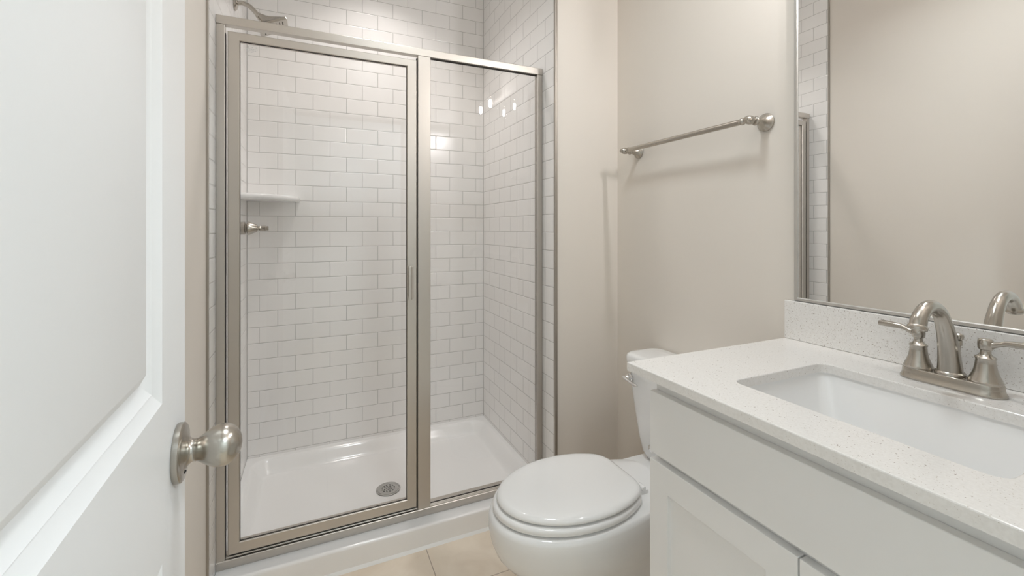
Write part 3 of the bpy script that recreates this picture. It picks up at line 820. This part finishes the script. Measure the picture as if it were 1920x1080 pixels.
lathe(bm, prof + [(Lb - t, r) for t, r in reversed(prof)], (BX, ya, TBZ), (0, 1, 0), 28)
part('rod', bm, 'nickel', tb, angle=40)

# ------------------------------------------------------------------ lamps
vl = thing('vanity_light', 'two-bulb nickel vanity light with clear glass shades above the mirror', 'light fixture', (XW, VY, 2.235))
bm = BM(); loft(bm, [[(XW - 0.0005 - x, y, z) for y, z, _ in rrect(VY - 0.065 + i, VY + 0.065 - i, 2.175 + i, 2.295 - i, 0.012, 0)] for x, i in ((0, 0), (0.012, 0), (0.018, 0.006))])
part('back_plate', bm, 'nickel', vl)
bm = BM(); tube(bm, [(XW - 0.015, VY, 2.235, 0.009), (1.205, VY, 2.235, 0.009), (1.165, VY, 2.235, 0.009)], 16)
tube(bm, [(1.155, VY - 0.100, 2.200, 0.0075), (1.155, VY - 0.05, 2.233, 0.0075), (1.155, VY + 0.05, 2.233, 0.0075), (1.155, VY + 0.100, 2.200, 0.0075)], 16)
part('arm', bm, 'nickel', vl)
for s_ in (-1, 1):
    y_ = VY + s_ * 0.0985
    bm = BM(); lathe(bm, [(0, 0.010), (0.004, 0.022), (0.010, 0.024), (0.040, 0.0195), (0.042, 0.016)], (1.155, y_, 2.200), (0, 0, -1), 28)
    so = part('socket', bm, 'nickel', vl)
    bm = BM(); lathe(bm, [(0.0, 0.025), (0.010, 0.040), (0.030, 0.052), (0.070, 0.056), (0.130, 0.060)], (1.155, y_, 2.175), (0, 0, -1), 36, cap0=False, cap1=False)
    gs = part('glass_shade', bm, 'shade_glass', so)
    bm = BM(); lathe(bm, [(0, 0.008), (0.008, 0.0098), (0.025, 0.0110), (0.042, 0.0098), (0.052, 0.005), (0.0545, 0.0)], (1.155, y_, 2.1385), (0, 0, -1), 14)
    part('bulb', bm, 'bulb', so)

sl_ = thing('recessed_light', 'round recessed ceiling light over the shower', 'light fixture', (0.3165, 2.08, ZC))
bm = BM(); lathe(bm, [(0.0005, 0.095), (0.006, 0.093), (0.008, 0.078), (0.003, 0.075)], (0.3165, 2.08, ZC), (0, 0, -1), 40)
part('trim_ring', bm, 'ceiling', sl_)
bm = BM(); lathe(bm, [(0.001, 0.074), (0.004, 0.074)], (0.3165, 2.08, ZC), (0, 0, -1), 40)
part('diffuser', bm, 'diffuser', sl_)
area_light('shower_lamp', (0.3165, 2.08, ZC - 0.010), 0.145, SHOWER_LAMP_W, (1.0, 0.95, 0.92), parent=sl_, spread=112)

rl = thing('ceiling_fill_light', 'added round fill light on the bathroom ceiling, out of view', 'light fixture', (0.45, 0.80, ZC))  # unseen fixture, added to brighten the room from above
bm = BM(); lathe(bm, [(0.0005, 0.170), (0.012, 0.168), (0.016, 0.160), (0.012, 0.154)], (0.45, 0.80, ZC), (0, 0, -1), 48)
part('trim_ring', bm, 'ceiling', rl)
bm = BM(); lathe(bm, [(0.004, 0.153), (0.011, 0.153)], (0.45, 0.80, ZC), (0, 0, -1), 48)
part('diffuser', bm, 'diffuser', rl)
area_light('room_fill', (0.45, 0.80, ZC - 0.018), 0.30, ROOM_FILL_W, (0.87, 0.96, 1.0), parent=rl, spread=145)

hl = thing('hall_fill_light', 'added fill light in the hall outside the doorway, out of view', 'light fixture', (1.05, -0.85, ZC))  # unseen fixture, added to send fill light through the doorway
bm = BM(); lathe(bm, [(0.0005, 0.19), (0.02, 0.19), (0.028, 0.18)], (1.05, -0.85, ZC), (0, 0, -1), 40)
part('base', bm, 'ceiling', hl)
bm = BM(); lathe(bm, [(0.024, 0.178), (0.045, 0.165), (0.060, 0.12), (0.066, 0.0)], (1.05, -0.85, ZC), (0, 0, -1), 40)
part('diffuser', bm, 'diffuser', hl)
area_light('hall_fill', (1.05, -0.85, ZC - 0.075), 0.34, HALL_FILL_W, (0.74, 0.90, 1.0), parent=hl)
